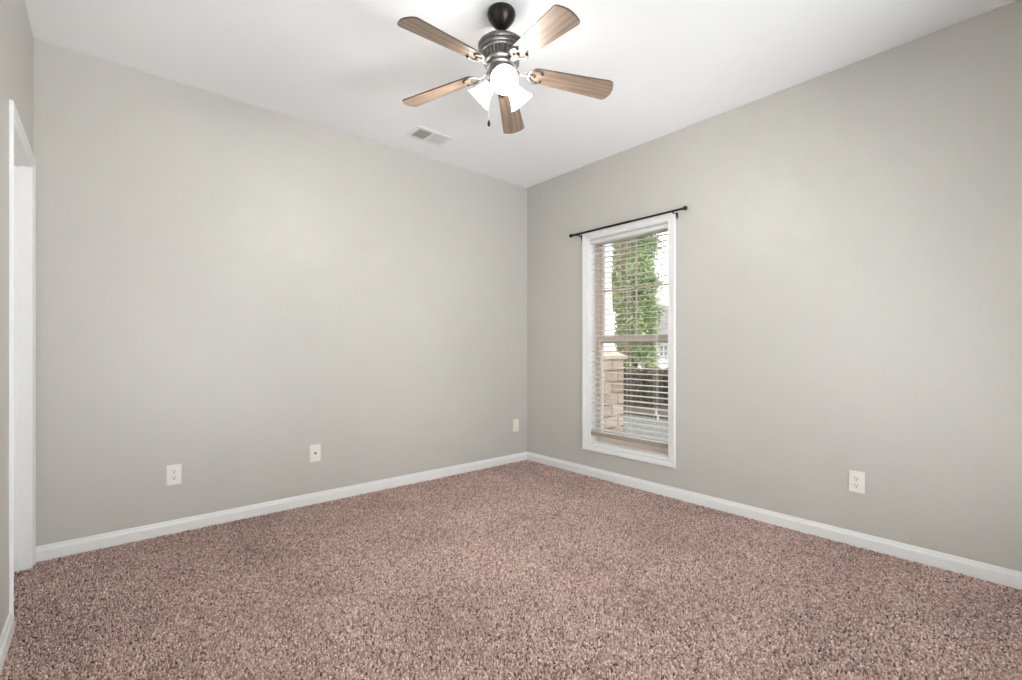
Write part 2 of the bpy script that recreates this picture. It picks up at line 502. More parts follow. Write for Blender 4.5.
# ------------------------------------------------------------------ door in the left wall
to_left = lambda u, v, h: (XL - 0.006 + h, u, v)
cas = [(0.004, 0.0), (0.004, 0.009), (0.008, 0.011), (0.024, 0.011), (0.029, 0.014), (0.050, 0.017), (0.055, 0.018), (CW, 0.013), (CW, 0.0)]
bm = bmesh.new(); moulding(bm, (DY0, DY1, -0.009, DZ1), cas, to_left, closed=False)
struct('trim_1', bm, M['trim'], label='white moulded casing around the narrow door')
bm = bmesh.new()
box(bm, XL - LT, XL, DY0 - 0.019, DY0, -0.009, DZ1); box(bm, XL - LT, XL, DY1, DY1 + 0.019, -0.009, DZ1)
box(bm, XL - LT, XL, DY0 - 0.019, DY1 + 0.019, DZ1, DZ1 + 0.019)
# stop strips
box(bm, XL - 0.075, XL - 0.040, DY0, DY0 + 0.011, -0.009, DZ1, 0.002); box(bm, XL - 0.075, XL - 0.040, DY1 - 0.011, DY1, -0.009, DZ1, 0.002)
box(bm, XL - 0.075, XL - 0.040, DY0 + 0.011, DY1 - 0.011, DZ1 - 0.011, DZ1, 0.002)
struct('trim_2', bm, M['trim'], label='white door jamb with stop strips')
bm = bmesh.new()
dx0, dx1 = XL - 0.111, XL - 0.076
box(bm, dx0, dx1 - 0.008, DY0 + 0.003, DY1 - 0.003, 0.012, DZ1 - 0.003)
def rail(y0, y1, z0, z1): box(bm, dx1 - 0.008, dx1, y0, y1, z0, z1, 0.002)
ym = (DY0 + DY1) / 2
rail(DY0 + 0.003, DY0 + 0.10, 0.012, DZ1 - 0.003); rail(DY1 - 0.10, DY1 - 0.003, 0.012, DZ1 - 0.003)
rail(DY0 + 0.10, DY1 - 0.10, 0.012, 0.23); rail(DY0 + 0.10, DY1 - 0.10, 0.86, 0.98); rail(DY0 + 0.10, DY1 - 0.10, DZ1 - 0.12, DZ1 - 0.003)
dr = struct('door_1', bm, M['trim'])
bm = bmesh.new()
mx = Matrix.Translation((dx1, DY0 + 0.06, 0.92)) @ Matrix.Rotation(PI / 2, 4, 'Y')
lathe(bm, [(0, 0), (0.028, 0), (0.028, 0.006), (0.011, 0.01), (0.010, 0.028), (0.020, 0.036), (0.024, 0.048), (0.018, 0.058), (0, 0.061)], 24, mx)
obj('door_knob', bm, M['pewter'], dr, 40)

# ------------------------------------------------------------------ window in the right wall
WX = XR          # wall face
to_right = lambda u, v, h: (XR - h, u, v)
wcas = [(0.0, 0.0), (0.0, 0.008), (0.004, 0.011), (0.024, 0.011), (0.029, 0.014), (0.048, 0.017), (0.054, 0.018), (0.058, 0.013), (0.058, 0.0)]
bm = bmesh.new(); moulding(bm, (WY0, WY1, WZ0, WZ1), wcas, to_right)
win = struct('window_1', bm, M['trim'])
win['label'] = 'tall white cased double hung window in the right wall'
JD = 0.098       # depth of the white jamb liner
bm = bmesh.new()
jt = 0.004
box(bm, WX + 0.001, WX + JD, WY0, WY0 + jt, WZ0, WZ1); box(bm, WX + 0.001, WX + JD, WY1 - jt, WY1, WZ0, WZ1)
box(bm, WX + 0.001, WX + JD, WY0, WY1, WZ1 - jt, WZ1); box(bm, WX - 0.002, WX + JD, WY0, WY1, WZ0, WZ0 + 0.012, 0.002)
obj('window_jamb', bm, M['trim'], win)
# almond vinyl frame
y0, y1, z0, z1 = WY0 - 0.004, WY1 + 0.004, WZ0 + 0.004, WZ1 + 0.030
bm = bmesh.new()
ft = 0.022
def ring(bm, xa, xb, y0, y1, z0, z1, l, r, b, t, bev=0.002):
    box(bm, xa, xb, y0, y0 + r, z0, z1, bev); box(bm, xa, xb, y1 - l, y1, z0, z1, bev)
    box(bm, xa, xb, y0 + r, y1 - l, z0, z0 + b, bev); box(bm, xa, xb, y0 + r, y1 - l, z1 - t, z1, bev)
ring(bm, WX + JD, WX + 0.195, y0, y1, z0, z1, ft, ft, ft, ft)
obj('window_frame', bm, M['sash'], win)
ZM = 1.195
# lower sash (inner plane)
ly0, ly1 = y0 + ft, y1 - ft
bm = bmesh.new()
xa, xb = WX + 0.108, WX + 0.140
ring(bm, xa, xb, ly0, ly1, z0 + ft, ZM + 0.030, 0.030, 0.030, 0.045, 0.044, 0.003)
ls = obj('lower_sash', bm, M['sash'], win)
bm = bmesh.new(); box(bm, xa + 0.010, xa + 0.016, ly0 + 0.028, ly1 - 0.028, z0 + ft + 0.043, ZM - 0.012)
obj('glass_pane', bm, M['glass'], ls)
bm = bmesh.new(); ymid = (ly0 + ly1) / 2
box(bm, xa - 0.012, xa + 0.004, ymid - 0.028, ymid + 0.028, ZM + 0.028, ZM + 0.040, 0.003)
obj('sash_lock', bm, M['sash'], ls)
# upper sash (outer plane) with a cross of muntins
bm = bmesh.new()
xa, xb = WX + 0.145, WX + 0.178
ring(bm, xa, xb, ly0, ly1, ZM - 0.030, z1 - ft, 0.030, 0.030, 0.040, 0.034, 0.003)
us = obj('upper_sash', bm, M['sash'], win)
gy0, gy1, gz0, gz1 = ly0 + 0.030, ly1 - 0.030, ZM + 0.010, z1 - ft - 0.034
bm = bmesh.new(); box(bm, xa + 0.012, xa + 0.018, gy0 - 0.002, gy1 + 0.002, gz0 - 0.002, gz1 + 0.002)
obj('glass_pane', bm, M['glass'], us)
zmu = (gz0 + gz1) / 2 
bm = bmesh.new()
box(bm, xa + 0.004, xa + 0.012, (gy0 + gy1) / 2 - 0.008, (gy0 + gy1) / 2 + 0.008, gz0, gz1, 0.002)
box(bm, xa + 0.004, xa + 0.0119, gy0, gy1, zmu - 0.008, zmu + 0.008, 0.002)
obj('muntin_cross', bm, M['sash'], us)

# unseen window added behind the camera so fill light can enter
bm = bmesh.new(); moulding(bm, (FX0, FX1, FZ0, FZ1), wcas, lambda u, v, h: (u, YF + h, v))
win2 = struct('added_window_front', bm, M['trim'])
bm = bmesh.new()
def ring_y(bm, ya, yb, x0, x1, z0, z1, w, bev=0.002):
    box(bm, x0, x0 + w, ya, yb, z0, z1, bev); box(bm, x1 - w, x1, ya, yb, z0, z1, bev)
    box(bm, x0 + w, x1 - w, ya, yb, z0, z0 + w, bev); box(bm, x0 + w, x1 - w, ya, yb, z1 - w, z1, bev)
xm = (FX0 + FX1) / 2
ring_y(bm, YF - 0.16, YF - 0.10, FX0, xm, FZ0, FZ1, 0.035); ring_y(bm, YF - 0.16, YF - 0.10, xm, FX1, FZ0, FZ1, 0.035)
obj('window_frame', bm, M['sash'], win2)
for xa_, xb_ in ((FX0, xm), (xm, FX1)):
    bm = bmesh.new(); box(bm, xa_ + 0.034, xb_ - 0.034, YF - 0.135, YF - 0.130, FZ0 + 0.034, FZ1 - 0.034)
    obj('glass_pane', bm, M['glass'], win2)

# another unseen window, added in the left wall to light the right wall
bm = bmesh.new(); moulding(bm, (LY0, LY1, LZ0, LZ1), wcas, lambda u, v, h: (XL + h, u, v))
win3 = struct('added_window_left', bm, M['trim'])
bm = bmesh.new()
lm = (LY0 + LY1) / 2
ring(bm, XL - 0.11, XL - 0.05, LY0, lm, LZ0, LZ1, 0.035, 0.035, 0.035, 0.035); ring(bm, XL - 0.11, XL - 0.05, lm, LY1, LZ0, LZ1, 0.035, 0.035, 0.035, 0.035)
obj('window_frame', bm, M['sash'], win3)
for ya_, yb_ in ((LY0, lm), (lm, LY1)):
    bm = bmesh.new(); box(bm, XL - 0.085, XL - 0.080, ya_ + 0.034, yb_ - 0.034, LZ0 + 0.034, LZ1 - 0.034)
    obj('glass_pane', bm, M['glass'], win3)

# ------------------------------------------------------------------ horizontal blind inside the window recess
BX = WX + 0.048
by0, by1 = WY0 + jt + 0.006, WY1 - jt - 0.006
blind = thing('window_blind', 'white two inch horizontal blind lowered inside the window, slats open', 'blind', (BX, (by0 + by1) / 2, WZ1 - jt))
def rel(bm):   # world coordinates -> the blind's own
    bmesh.ops.translate(bm, verts=bm.verts, vec=-Vector(blind.location)); return bm
bm = bmesh.new(); box(bm, WX + 0.026, WX + 0.076, by0, by1, WZ1 - 0.040, WZ1 - 0.005, 0.002)
obj('head_rail', rel(bm), M['slat'], blind)
bm = bmesh.new(); box(bm, WX + 0.006, WX + 0.016, by0 - 0.004, by1 + 0.004, WZ1 - 0.040, WZ1 - 0.008, 0.003)
obj('valance', rel(bm), M['slat'], blind)
PITCH = 0.0452
ztop = WZ1 - 0.080
zb = 0.372
nsl = int((ztop - zb - 0.02) / PITCH) + 1
tilt = math.radians(4.5)
sl_me = None
for i in range(nsl):
    z = ztop - i * PITCH
    if sl_me is None:
        b = bmesh.new(); rows = []
        for k in range(7):
            u = (k / 6 - 0.5) * 0.050
            crown = 0.0022 * (1 - (2 * u / 0.05) ** 2)
            rows.append((u, crown))
        top = []; bot = []
        L = (by1 - by0) / 2
        for yy in (-L, L):
            top.append([b.verts.new((u, yy, c + 0.0012)) for u, c in rows]); bot.append([b.verts.new((u, yy, c - 0.0012)) for u, c in rows])
        for k in range(6):
            b.faces.new((top[0][k], top[0][k + 1], top[1][k + 1], top[1][k])); b.faces.new((bot[0][k + 1], bot[0][k], bot[1][k], bot[1][k + 1]))
            for s in (0, 1): b.faces.new((top[s][k], bot[s][k], bot[s][k + 1], top[s][k + 1]))
        b.faces.new((top[0][0], top[1][0], bot[1][0], bot[0][0])); b.faces.new((top[0][6], bot[0][6], bot[1][6], top[1][6]))
        bmesh.ops.transform(b, matrix=Matrix.Rotation(-tilt, 4, 'Y'), verts=b.verts)
        o = obj('slat', b, M['slat'], blind); sl_me = o.data
    else:
        o = link('slat', sl_me, None, blind)
    o.location = (0, 0, z - blind.location.z)
bm = bmesh.new(); box(bm, BX - 0.026, BX + 0.026, by0, by1, zb - 0.018, zb + 0.018, 0.003)
br = obj('bottom_rail', rel(bm), M['slat'], blind)
br.data.materials.append(M['taupe'])
for p in br.data.polygons: p.material_index = 1 if p.normal.x < -0.5 else 0
for yy in (by0 + 0.13, by1 - 0.13, (by0 + by1) / 2):
    bm = bmesh.new()
    for xx in (BX - 0.0262, BX + 0.0262):
        tube(bm, [(xx, yy, zb + 0.012), (xx, yy, WZ1 - 0.051)], 0.0009, 6)
    for i in range(nsl):
        z = ztop - i * PITCH - 0.0035
        tube(bm, [(BX - 0.0262, yy, z - 0.0022), (BX + 0.0262, yy, z + 0.0022)], 0.0006, 5)
    obj('ladder_cord', rel(bm), M['cord'], blind)
pcy = by0 + 0.105
for k, (dy, zt) in enumerate(((0.0, 0.640), (-0.014, 0.605))):
    bm = bmesh.new()
    tube(bm, [(WX + 0.0125, pcy + dy, WZ1 - 0.048), (WX + 0.0125, pcy + dy, zt)], 0.0012, 6)
    pc = obj('pull_cord', rel(bm), M['cord'], blind)
    bm = bmesh.new()
    lathe(bm, [(0, 0.004), (0.0035, 0.002), (0.005, -0.006), (0.0085, -0.028), (0.0095, -0.036), (0.008, -0.040), (0, -0.040)], 16, Matrix.Translation((WX + 0.0125, pcy + dy, zt)))
    obj('tassel', rel(bm), M['cord'], pc, 40)

# ------------------------------------------------------------------ curtain rod
RX, RZ = XR - 0.060, 2.129
ry0, ry1 = 1.786, 2.815
rod = thing('curtain_rod', 'black telescoping curtain rod above the window with no curtain', 'curtain rod', (RX, (ry0 + ry1) / 2, RZ))
def rrel(bm):
    bmesh.ops.translate(bm, verts=bm.verts, vec=-Vector(rod.location)); return bm
bm = bmesh.new()
lathe(bm, [(0, 0), (0.0095, 0), (0.0095, ry1 - 2.215), (0, ry1 - 2.215)], 16, Matrix.Translation((RX, 2.215, RZ)) @ Matrix.Rotation(-PI / 2, 4, 'X'))
obj('outer_tube', rrel(bm), M['black'], rod, 40)
bm = bmesh.new()
lathe(bm, [(0, 0), (0.0078, 0), (0.0078, 2.25 - ry0), (0, 2.25 - ry0)], 16, Matrix.Translation((RX, ry0, RZ)) @ Matrix.Rotation(-PI / 2, 4, 'X'))
obj('inner_tube', rrel(bm), M['black'], rod, 40)
for yy, s in ((ry0, 1), (ry1, -1)):
    bm = bmesh.new()
    lathe(bm, [(0, 0), (0.0085, 0), (0.0085, 0.010), (0.006, 0.014), (0.012, 0.020), (0.0165, 0.030), (0.0165, 0.038), (0.011, 0.048), (0, 0.051)], 20,
          Matrix.Translation((RX, yy, RZ)) @ Matrix.Rotation(s * PI / 2, 4, 'X'))
    obj('finial', rrel(bm), M['black'], rod, 50)
for yy in (1.8475, 2.772):
    bm = bmesh.new()
    box(bm, XR - 0.004, XR - 0.0002, yy - 0.007, yy + 0.007, RZ - 0.050, RZ - 0.002, 0.001)
    tube(bm, [(XR - 0.003, yy, RZ - 0.014), (RX + 0.012, yy, RZ - 0.014), (RX, yy, RZ - 0.012)], 0.006, 8, flat=0.0035)
    pts = [(RX + 0.0105 * math.cos(a), yy, RZ + 0.0105 * math.sin(a)) for a in [PI + k * PI / 10 for k in range(11)]]
    tube(bm, pts, 0.006, 8, flat=0.0024)
    br = obj('bracket', rrel(bm), M['black'], rod)
    bm = bmesh.new()
    lathe(bm, [(0, 0.006), (0.003, 0.0052), (0.0045, 0.003), (0.0045, 0.0), (0, 0)], 14, Matrix.Translation((XR - 0.0045, yy, RZ - 0.042)) @ Matrix.Rotation(-PI / 2, 4, 'Y'))
    obj('screw', rrel(bm), M['screw'], br, 40)

# ------------------------------------------------------------------ wall plates (built facing -y at the origin)
def plate_base(t, m, w=0.078, h=0.124):
    bm = bmesh.new()
    b = bmesh.new()
    bmesh.ops.create_cube(b, size=1)
    for v in b.verts:
        f = 0.93 if v.co.y < 0 else 1.0
        v.co = Vector((v.co.x * w * f, -0.003 + v.co.y * 0.006, v.co.z * h * (0.955 if v.co.y < 0 else 1)))
    bmesh.ops.bevel(b, geom=b.edges[:], offset=0.0018, segments=2, affect='EDGES')
    merge(bm, b)
    return obj('cover_plate', bm, m, t, 50)

def screw_at(t, z):
    bm = bmesh.new()
    lathe(bm, [(0, 0.0016), (0.0025, 0.0012), (0.0036, 0.0002), (0.0036, -0.001), (0, -0.001)], 14, Matrix.Translation((0, -0.006, z)) @ Matrix.Rotation(PI / 2, 4, 'X'))
    obj('screw', bm, M['plate'], t, 40)

def duplex(label, loc, rotz, group):
    t = thing('power_outlet', label, 'outlet', loc, rotz, group)
    plate_base(t, M['plate'])
    screw_at(t, 0)
    for s in (1, -1):
        zc = s * 0.0195
        poly = []
        for k in range(32):
            a = 2 * PI * k / 32
            poly.append((0.0172 * math.cos(a), max(-0.0142, min(0.0142, 0.0172 * math.sin(a)))))
        bm = bmesh.new()
        prism(bm, poly, 0, 0.0025, Matrix.Translation((0, -0.0058, zc)) @ Matrix.Rotation(PI / 2, 4, 'X'), 0.0005)
        r = obj('receptacle', bm, M['plate'], t)
        bm = bmesh.new()
        yy0, yy1 = -0.0088, -0.0080
        box(bm, -0.0078, -0.0050, yy0, yy1, zc + 0.000, zc + 0.0095); box(bm, 0.0050, 0.0076, yy0, yy1, zc + 0.001, zc + 0.0085)
        prism(bm, [(0.0034 * math.cos(2 * PI * k / 16), 0.0034 * math.sin(2 * PI * k / 16)) for k in range(16)], 0, 0.0008,
              Matrix.Translation((0, -0.0080, zc - 0.0070)) @ Matrix.Rotation(PI / 2, 4, 'X'))
        obj('slots', bm, M['slot'], r)
    return t

duplex('white duplex outlet low on the back wall, nearest the door', (0.312, YB, 0.353), 0, 'wall plates above the baseboards')
duplex('white duplex outlet low on the window wall, right of the window', (XR, 0.743, 0.362), -PI / 2, 'wall plates above the baseboards')
t = thing('cable_jack', 'white wall plate with a single dark cable jack in its middle', 'wall plate', (1.143, YB, 0.364), 0, 'wall plates above the baseboards')
plate_base(t, M['plate']); screw_at(t, 0.042); screw_at(t, -0.042)
bm = bmesh.new()
lathe(bm, [(0, 0), (0.0085, 0), (0.0085, 0.003), (0.0052, 0.003), (0.0052, 0.011), (0.0035, 0.011), (0.0035, 0.006), (0, 0.006)], 18, Matrix.Translation((0, -0.006, 0)) @ Matrix.Rotation(PI / 2, 4, 'X'))
obj('jack', bm, M['brass'], t, 40)
t = thing('rocker_plate', 'ivory wall plate with a plain rectangular insert beside the room corner', 'wall plate', (3.067, YB, 0.360), 0, 'wall plates above the baseboards')
plate_base(t, M['ivory'])
bm = bmesh.new(); box(bm, -0.0167, 0.0167, -0.0085, -0.0055, -0.0335, 0.0335, 0.0012)
obj('insert', bm, M['plate'], t)
for s in (1, -1):
    bm = bmesh.new(); box(bm, -0.0095, 0.0095, -0.0096, -0.0082, s * 0.017 - 0.010, s * 0.017 + 0.010, 0.0006)
    obj('insert_face', bm, M['plate'], t)

# ------------------------------------------------------------------ ceiling vent
vx0, vx1, vy0, vy1 = 1.724, 2.032, 3.035, 3.240
vent = thing('ceiling_vent', 'white two-way air vent in the ceiling between fan and back wall', 'vent', ((vx0 + vx1) / 2, (vy0 + vy1) / 2, H))
vw, vd = (vx1 - vx0) / 2, (vy1 - vy0) / 2
iw, idp, mid = vw - 0.028, vd - 0.034, 0.011
bm = bmesh.new()
def vbox(x0, x1, y0, y1): box(bm, x0, x1, y0, y1, -0.006, -0.0005, 0.002)
vbox(-vw, -iw, -vd, vd); vbox(iw, vw, -vd, vd); vbox(-iw, iw, -vd, -idp); vbox(-iw, iw, idp, vd); vbox(-mid, mid, -idp, idp)
obj('vent_frame', bm, M['vent'], vent)
bm = bmesh.new(); box(bm, -iw, iw, -idp, idp, -0.0012, -0.0004)
obj('duct_opening', bm, M['duct'], vent)
for s in (-1, 1):
    xa, xb = (-iw, -mid) if s < 0 else (mid, iw)
    n = 6
    for k in range(n):
        xc = xa + (k + 0.5) * (xb - xa) / n
        bm = bmesh.new()
        box(bm, -0.0062, 0.0062, -idp, idp, -0.0004, 0.0004, 0, mtx=Matrix.Translation((xc, 0, -0.0065)) @ Matrix.Rotation(math.radians(10 if s > 0 else -20), 4, 'Y'))
        obj('louver', bm, M['vent'], vent)

# ------------------------------------------------------------------ ceiling fan
FX, FY = 1.445, 1.750
fan = thing('ceiling_fan', 'five-blade ceiling fan with dark canopy, oak blades and three lit glass shades', 'ceiling fan', (FX, FY, H))
bm = bmesh.new()
lathe(bm, [(0, -0.0005), (0.064, -0.0005), (0.067, -0.006), (0.068, -0.018), (0.065, -0.030), (0.056, -0.046), (0.044, -0.061), (0.032, -0.074), (0.020, -0.083), (0.012, -0.087), (0, -0.087)], 40)
obj('canopy', bm, M['bronze'], fan, 40)
bm = bmesh.new()
lathe(bm, [(0, -0.080), (0.0095, -0.080), (0.0095, -0.124), (0.021, -0.125), (0.021, -0.138), (0, -0.138)], 24)
obj('downrod', bm, M['bronze'], fan, 40)
bm = bmesh.new()
prof = [(0, -0.137), (0.030, -0.138), (0.070, -0.147), (0.096, -0.155), (0.109, -0.162), (0.113, -0.168), (0.112, -0.174), (0.108, -0.178),
        (0.104, -0.180), (0.106, -0.184), (0.106, -0.190), (0.103, -0.194), (0.098, -0.196), (0.099, -0.200), (0.099, -0.205), (0.096, -0.208),
        (0.092, -0.209), (0.091, -0.218), (0.088, -0.229), (0.084, -0.240), (0.086, -0.244), (0.086, -0.251), (0.080, -0.257), (0.064, -0.260), (0, -0.260)]
lathe(bm, prof, 180, None, (16, 19, 30, 0.007))
obj('motor_housing', bm, M['pewter'], fan, 35)
bm = bmesh.new()
lathe(bm, [(0, -0.257), (0.074, -0.259), (0.076, -0.264), (0.076, -0.272), (0.070, -0.277), (0, -0.277)], 48)
obj('flywheel', bm, M['pewter'], fan, 35)
bm = bmesh.new()
lathe(bm, [(0, -0.275), (0.058, -0.276), (0.062, -0.282), (0.062, -0.312), (0.058, -0.326), (0.046, -0.340), (0.030, -0.352), (0.018, -0.364), (0.010, -0.372), (0.006, -0.382), (0, -0.384)], 40)
obj('switch_housing', bm, M['pewter'], fan, 40)

BZ = -0.292
PITCHB = math.radians(-12)
R0, R1 = 0.140, 0.567
DROOP = math.radians(5.2)
def blade_outline():
    pts = []
    w0, w1 = 0.044, 0.0635
    # root: half ellipse
    for k in range(13):
        a = PI / 2 + PI * k / 12
        pts.append((R0 + 0.034 + 0.034 * math.cos(a), w0 * math.sin(a)))
    rc = 0.026
    bow = 0.010
    pts_tip = []
    for k in range(7):      # lower corner
        a = -PI / 2 + (PI / 2) * k / 6
        pts_tip.append((R1 - bow - rc + rc * math.cos(a), -w1 + rc + rc * math.sin(a)))
    for k in range(1, 6):
        yy = (-w1 + rc) + (2 * (w1 - rc)) * k / 6
        pts_tip.append((R1 - bow * (yy / (w1 - rc)) ** 2, yy))
    for k in range(7):
        a = (PI / 2) * k / 6
        pts_tip.append((R1 - bow - rc + rc * math.cos(a), w1 - rc + rc * math.sin(a)))
    return pts + pts_tip
OUT = blade_outline()
blade_me = arm_me = screw_me = None
BLADE_PHASE = 42.4
SAG = (0, 0, 0, 3.6, 0)
for i in range(5):
    ang = math.radians(BLADE_PHASE + 72 * i)
    mtx = Matrix.Rotation(ang, 4, 'Z') @ Matrix.Translation((0.17, 0, BZ)) @ Matrix.Rotation(DROOP + math.radians(SAG[i]), 4, 'Y') @ Matrix.Translation((-0.17, 0, 0)) @ Matrix.Rotation(PITCHB, 4, 'X')
    if blade_me is None:
        bm = bmesh.new(); prism(bm, OUT, 0, 0.006, None, 0.0012)
        bmesh.ops.recalc_face_normals(bm, faces=bm.faces)
        me = bpy.data.meshes.new('blade'); 
        bm.to_mesh(me); bm.free()
        me.materials.append(M['wood']); me.materials.append(M['edge'])
        for p in me.polygons: p.material_index = 0 if abs(p.normal.z) > 0.9 else 1
        blade_me = me
        # arm: twin scroll neck, open ring under the root
        bm = bmesh.new()
        zt = -0.0045
        neck = [(0.050, 0, 0.012), (0.066, 0, 0.010), (0.082, 0, 0.002), (0.098, 0, -0.008), (0.114, 0, -0.010), (0.130, 0, zt)]
        tube(bm, neck, [0.016, 0.014, 0.011, 0.010, 0.012, 0.016], 10, flat=0.0045)
        rc = (R0 + 0.030, 0)
        rr = 0.036
        pts = []
        for k in range(27):
            a = math.radians(40) + math.radians(280) * k / 26
            pts.append((rc[0] + rr * math.cos(a), rr * 1.05 * math.sin(a), zt))
        tube(bm, pts, [0.0075 + 0.0015 * math.sin(PI * k / 26) for k in range(27)], 8, flat=0.0042)
        # inner tongue carrying the third screw
        tube(bm, [(0.130, 0, zt), (0.148, 0, zt), (0.164, 0, zt)], [0.012, 0.008, 0.010], 8, flat=0.004)
        b = obj('tmp', bm, M['arm'], None, 50)
        arm_me = b.data; bpy.data.objects.remove(b)
        bm = bmesh.new()
        lathe(bm, [(0, -0.0115), (0.004, -0.011), (0.0062, -0.0085), (0.0062, -0.004), (0, -0.004)], 12)
        b = obj('tmp', bm, M['bronze'], None, 40)
        screw_me = b.data; bpy.data.objects.remove(b)
        spots = [(rc[0] + rr * math.cos(math.radians(40)), q * rr * 1.05 * math.sin(math.radians(40)), 0) for q in (1, -1)] + [(0.164, 0, 0)]
    o = link('blade', blade_me, None, fan); o.matrix_local = mtx
    a = link('blade_arm', arm_me, None, o)
    for q in spots: link('screw', screw_me, None, o, q)

# light kit: three arms, sockets and glass bells
for i in range(3):
    az = math.radians(-123.5 + 120 * i)
    td = math.radians(42)                     # below the horizontal
    d = Vector((math.cos(az) * math.cos(td), math.sin(az) * math.cos(td), -math.sin(td)))
    root = Vector((math.cos(az) * 0.048, math.sin(az) * 0.048, -0.330))
    q = Vector((0, 0, 1)).rotation_difference(d).to_matrix().to_4x4()
    mtx = Matrix.Translation(root) @ q
    bm = bmesh.new()
    lathe(bm, [(0, -0.020), (0.012, -0.020), (0.013, -0.004), (0.020, 0.0), (0.024, 0.004), (0.0245, 0.024), (0.022, 0.026), (0, 0.026)], 24, mtx)
    obj('lamp_socket', bm, M['pewter'], fan, 40)
    bm = bmesh.new()
    outer = [(0.0235, 0.014), (0.0275, 0.020), (0.031, 0.032), (0.035, 0.048), (0.041, 0.066), (0.049, 0.084), (0.057, 0.098), (0.0625, 0.106)]
    inner = [(r - 0.003, z - 0.0005) for r, z in outer][::-1]
    lathe(bm, outer + inner, 40, mtx)
    sh = obj('lamp_shade', bm, M['shade'], fan, 50)
    bm = bmesh.new()
    lathe(bm, [(0, 0.026), (0.012, 0.027), (0.013, 0.040), (0.018, 0.050), (0.022, 0.062), (0.022, 0.072), (0.017, 0.083), (0.009, 0.089), (0, 0.091)], 24, mtx)
    obj('bulb', bm, M['bulb'], sh, 50)
# pull chain
rv = Vector((math.cos(YAW), -math.sin(YAW), 0))
cp = rv * -0.060 + Vector((-0.010, -0.012, 0))
bm = bmesh.new()
for k in range(45):
    z = -0.310 - k * 0.0049
    bmesh.ops.create_icosphere(bm, subdivisions=1, radius=0.0009, matrix=Matrix.Translation((cp.x, cp.y, z)))
tube(bm, [(cp.x, cp.y, -0.308), (cp.x, cp.y, -0.530)], 0.0005, 5)
tube(bm, [cp * 0.8 + Vector((0, 0, -0.306)), (cp.x, cp.y, -0.310)], 0.003, 8)
pc = obj('pull_chain', bm, M['chain'], fan)
bm = bmesh.new()
lathe(bm, [(0, -0.528), (0.003, -0.530), (0.0055, -0.537), (0.007, -0.547), (0.006, -0.556), (0.003, -0.561), (0, -0.562)], 16, Matrix.Translation((cp.x, cp.y, 0)))
obj('chain_fob', bm, M['bronze'], pc, 60)

# ------------------------------------------------------------------ outdoors
def at(px, d, z=0.0):
    a = (px - 511) / 470.67
    return Vector((d * (a * math.cos(YAW) + math.sin(YAW)), d * (-a * math.sin(YAW) + math.cos(YAW)), z))
GZ = -0.30
bm = bmesh.new(); box(bm, -40, 60, -40, 70, GZ - 0.2, GZ)
g = struct('ground', bm, M['asphalt'])
bm = bmesh.new()
p = at(646, 11.2)
box(bm, p.x - 1.2, 30, p.y - 6, p.y + 10, GZ, GZ + 0.08)
struct('planting_bed', bm, M['mulch'])

# porch pier and tapered column
pp = at(598, 5.5)
pier = thing('porch_pier', 'tan brick porch pier with a stone cap outside the window', 'pier', (pp.x, pp.y, GZ))
bm = bmesh.new(); box(bm, -0.21, 0.21, -0.21, 0.21, 0, 1.295, 0.006)
obj('brick_shaft', bm, M['brick'], pier)
bm = bmesh.new()
b = bmesh.new()
lv = [(0.24, 1.295), (0.24, 1.335), (0.14, 1.385)]
loops = [[b.verts.new((sx * r, sy * r, z)) for sx, sy in ((-1, -1), (1, -1), (1, 1), (-1, 1))] for r, z in lv]
for A, B in zip(loops[:-1], loops[1:]):
    for k in range(4): b.faces.new((A[k], A[(k + 1) % 4], B[(k + 1) % 4], B[k]))
b.faces.new(loops[0][::-1]); b.faces.new(loops[-1])
bmesh.ops.bevel(b, geom=b.edges[:], offset=0.006, segments=2, affect='EDGES')
merge(bm, b)
obj('stone_cap', bm, M['cap'], pier)
col = thing('porch_column', 'white tapered square porch column standing on the brick pier', 'column', (pp.x, pp.y, GZ + 1.385))
def taper(name, lv, par, m):
    b = bmesh.new()
    loops = [[b.verts.new((sx * r, sy * r, z)) for sx, sy in ((-1, -1), (1, -1), (1, 1), (-1, 1))] for r, z in lv]
    for A, B in zip(loops[:-1], loops[1:]):
        for k in range(4): b.faces.new((A[k], A[(k + 1) % 4], B[(k + 1) % 4], B[k]))
    b.faces.new(loops[0][::-1]); b.faces.new(loops[-1])
    return obj(name, b, m, par)
taper('base_trim', [(0.150, 0), (0.150, 0.03), (0.145, 0.036), (0.138, 0.04)], col, M['siding'])
taper('shaft', [(0.136, 0.035), (0.082, 1.75)], col, M['siding'])
taper('capital', [(0.090, 1.75), (0.10, 1.77), (0.12, 1.80), (0.12, 1.88)], col, M['siding'])

# foliage made of many small leaf quads
def leaves(name, centers, sizes, tones, m, parent, seed):
    rng = np.random.default_rng(seed)
    n = len(centers)
    u = rng.normal(size=(n, 3)); u /= np.linalg.norm(u, axis=1)[:, None]
    v = rng.normal(size=(n, 3)); v -= (v * u).sum(1)[:, None] * u; v /= np.linalg.norm(v, axis=1)[:, None]
    w = np.cross(u, v)
    s = sizes[:, None]
    V = np.stack([centers - u * s, centers + v * s * 0.5 + w * s * 0.15, centers + u * s, centers - v * s * 0.5 + w * s * 0.15], 1)
    me = bpy.data.meshes.new(name)
    me.vertices.add(n * 4); me.vertices.foreach_set('co', V.reshape(-1))
    me.loops.add(n * 4); me.loops.foreach_set('vertex_index', np.arange(n * 4, dtype=np.int32))
    me.polygons.add(n); me.polygons.foreach_set('loop_start', (np.arange(n) * 4).astype(np.int32))
    me.update(calc_edges=True)
    a = me.attributes.new('tone', 'FLOAT', 'POINT'); a.data.foreach_set('value', np.repeat(np.clip(tones, 0, 1), 4).astype(np.float32))
    return link(name, me, m, parent)

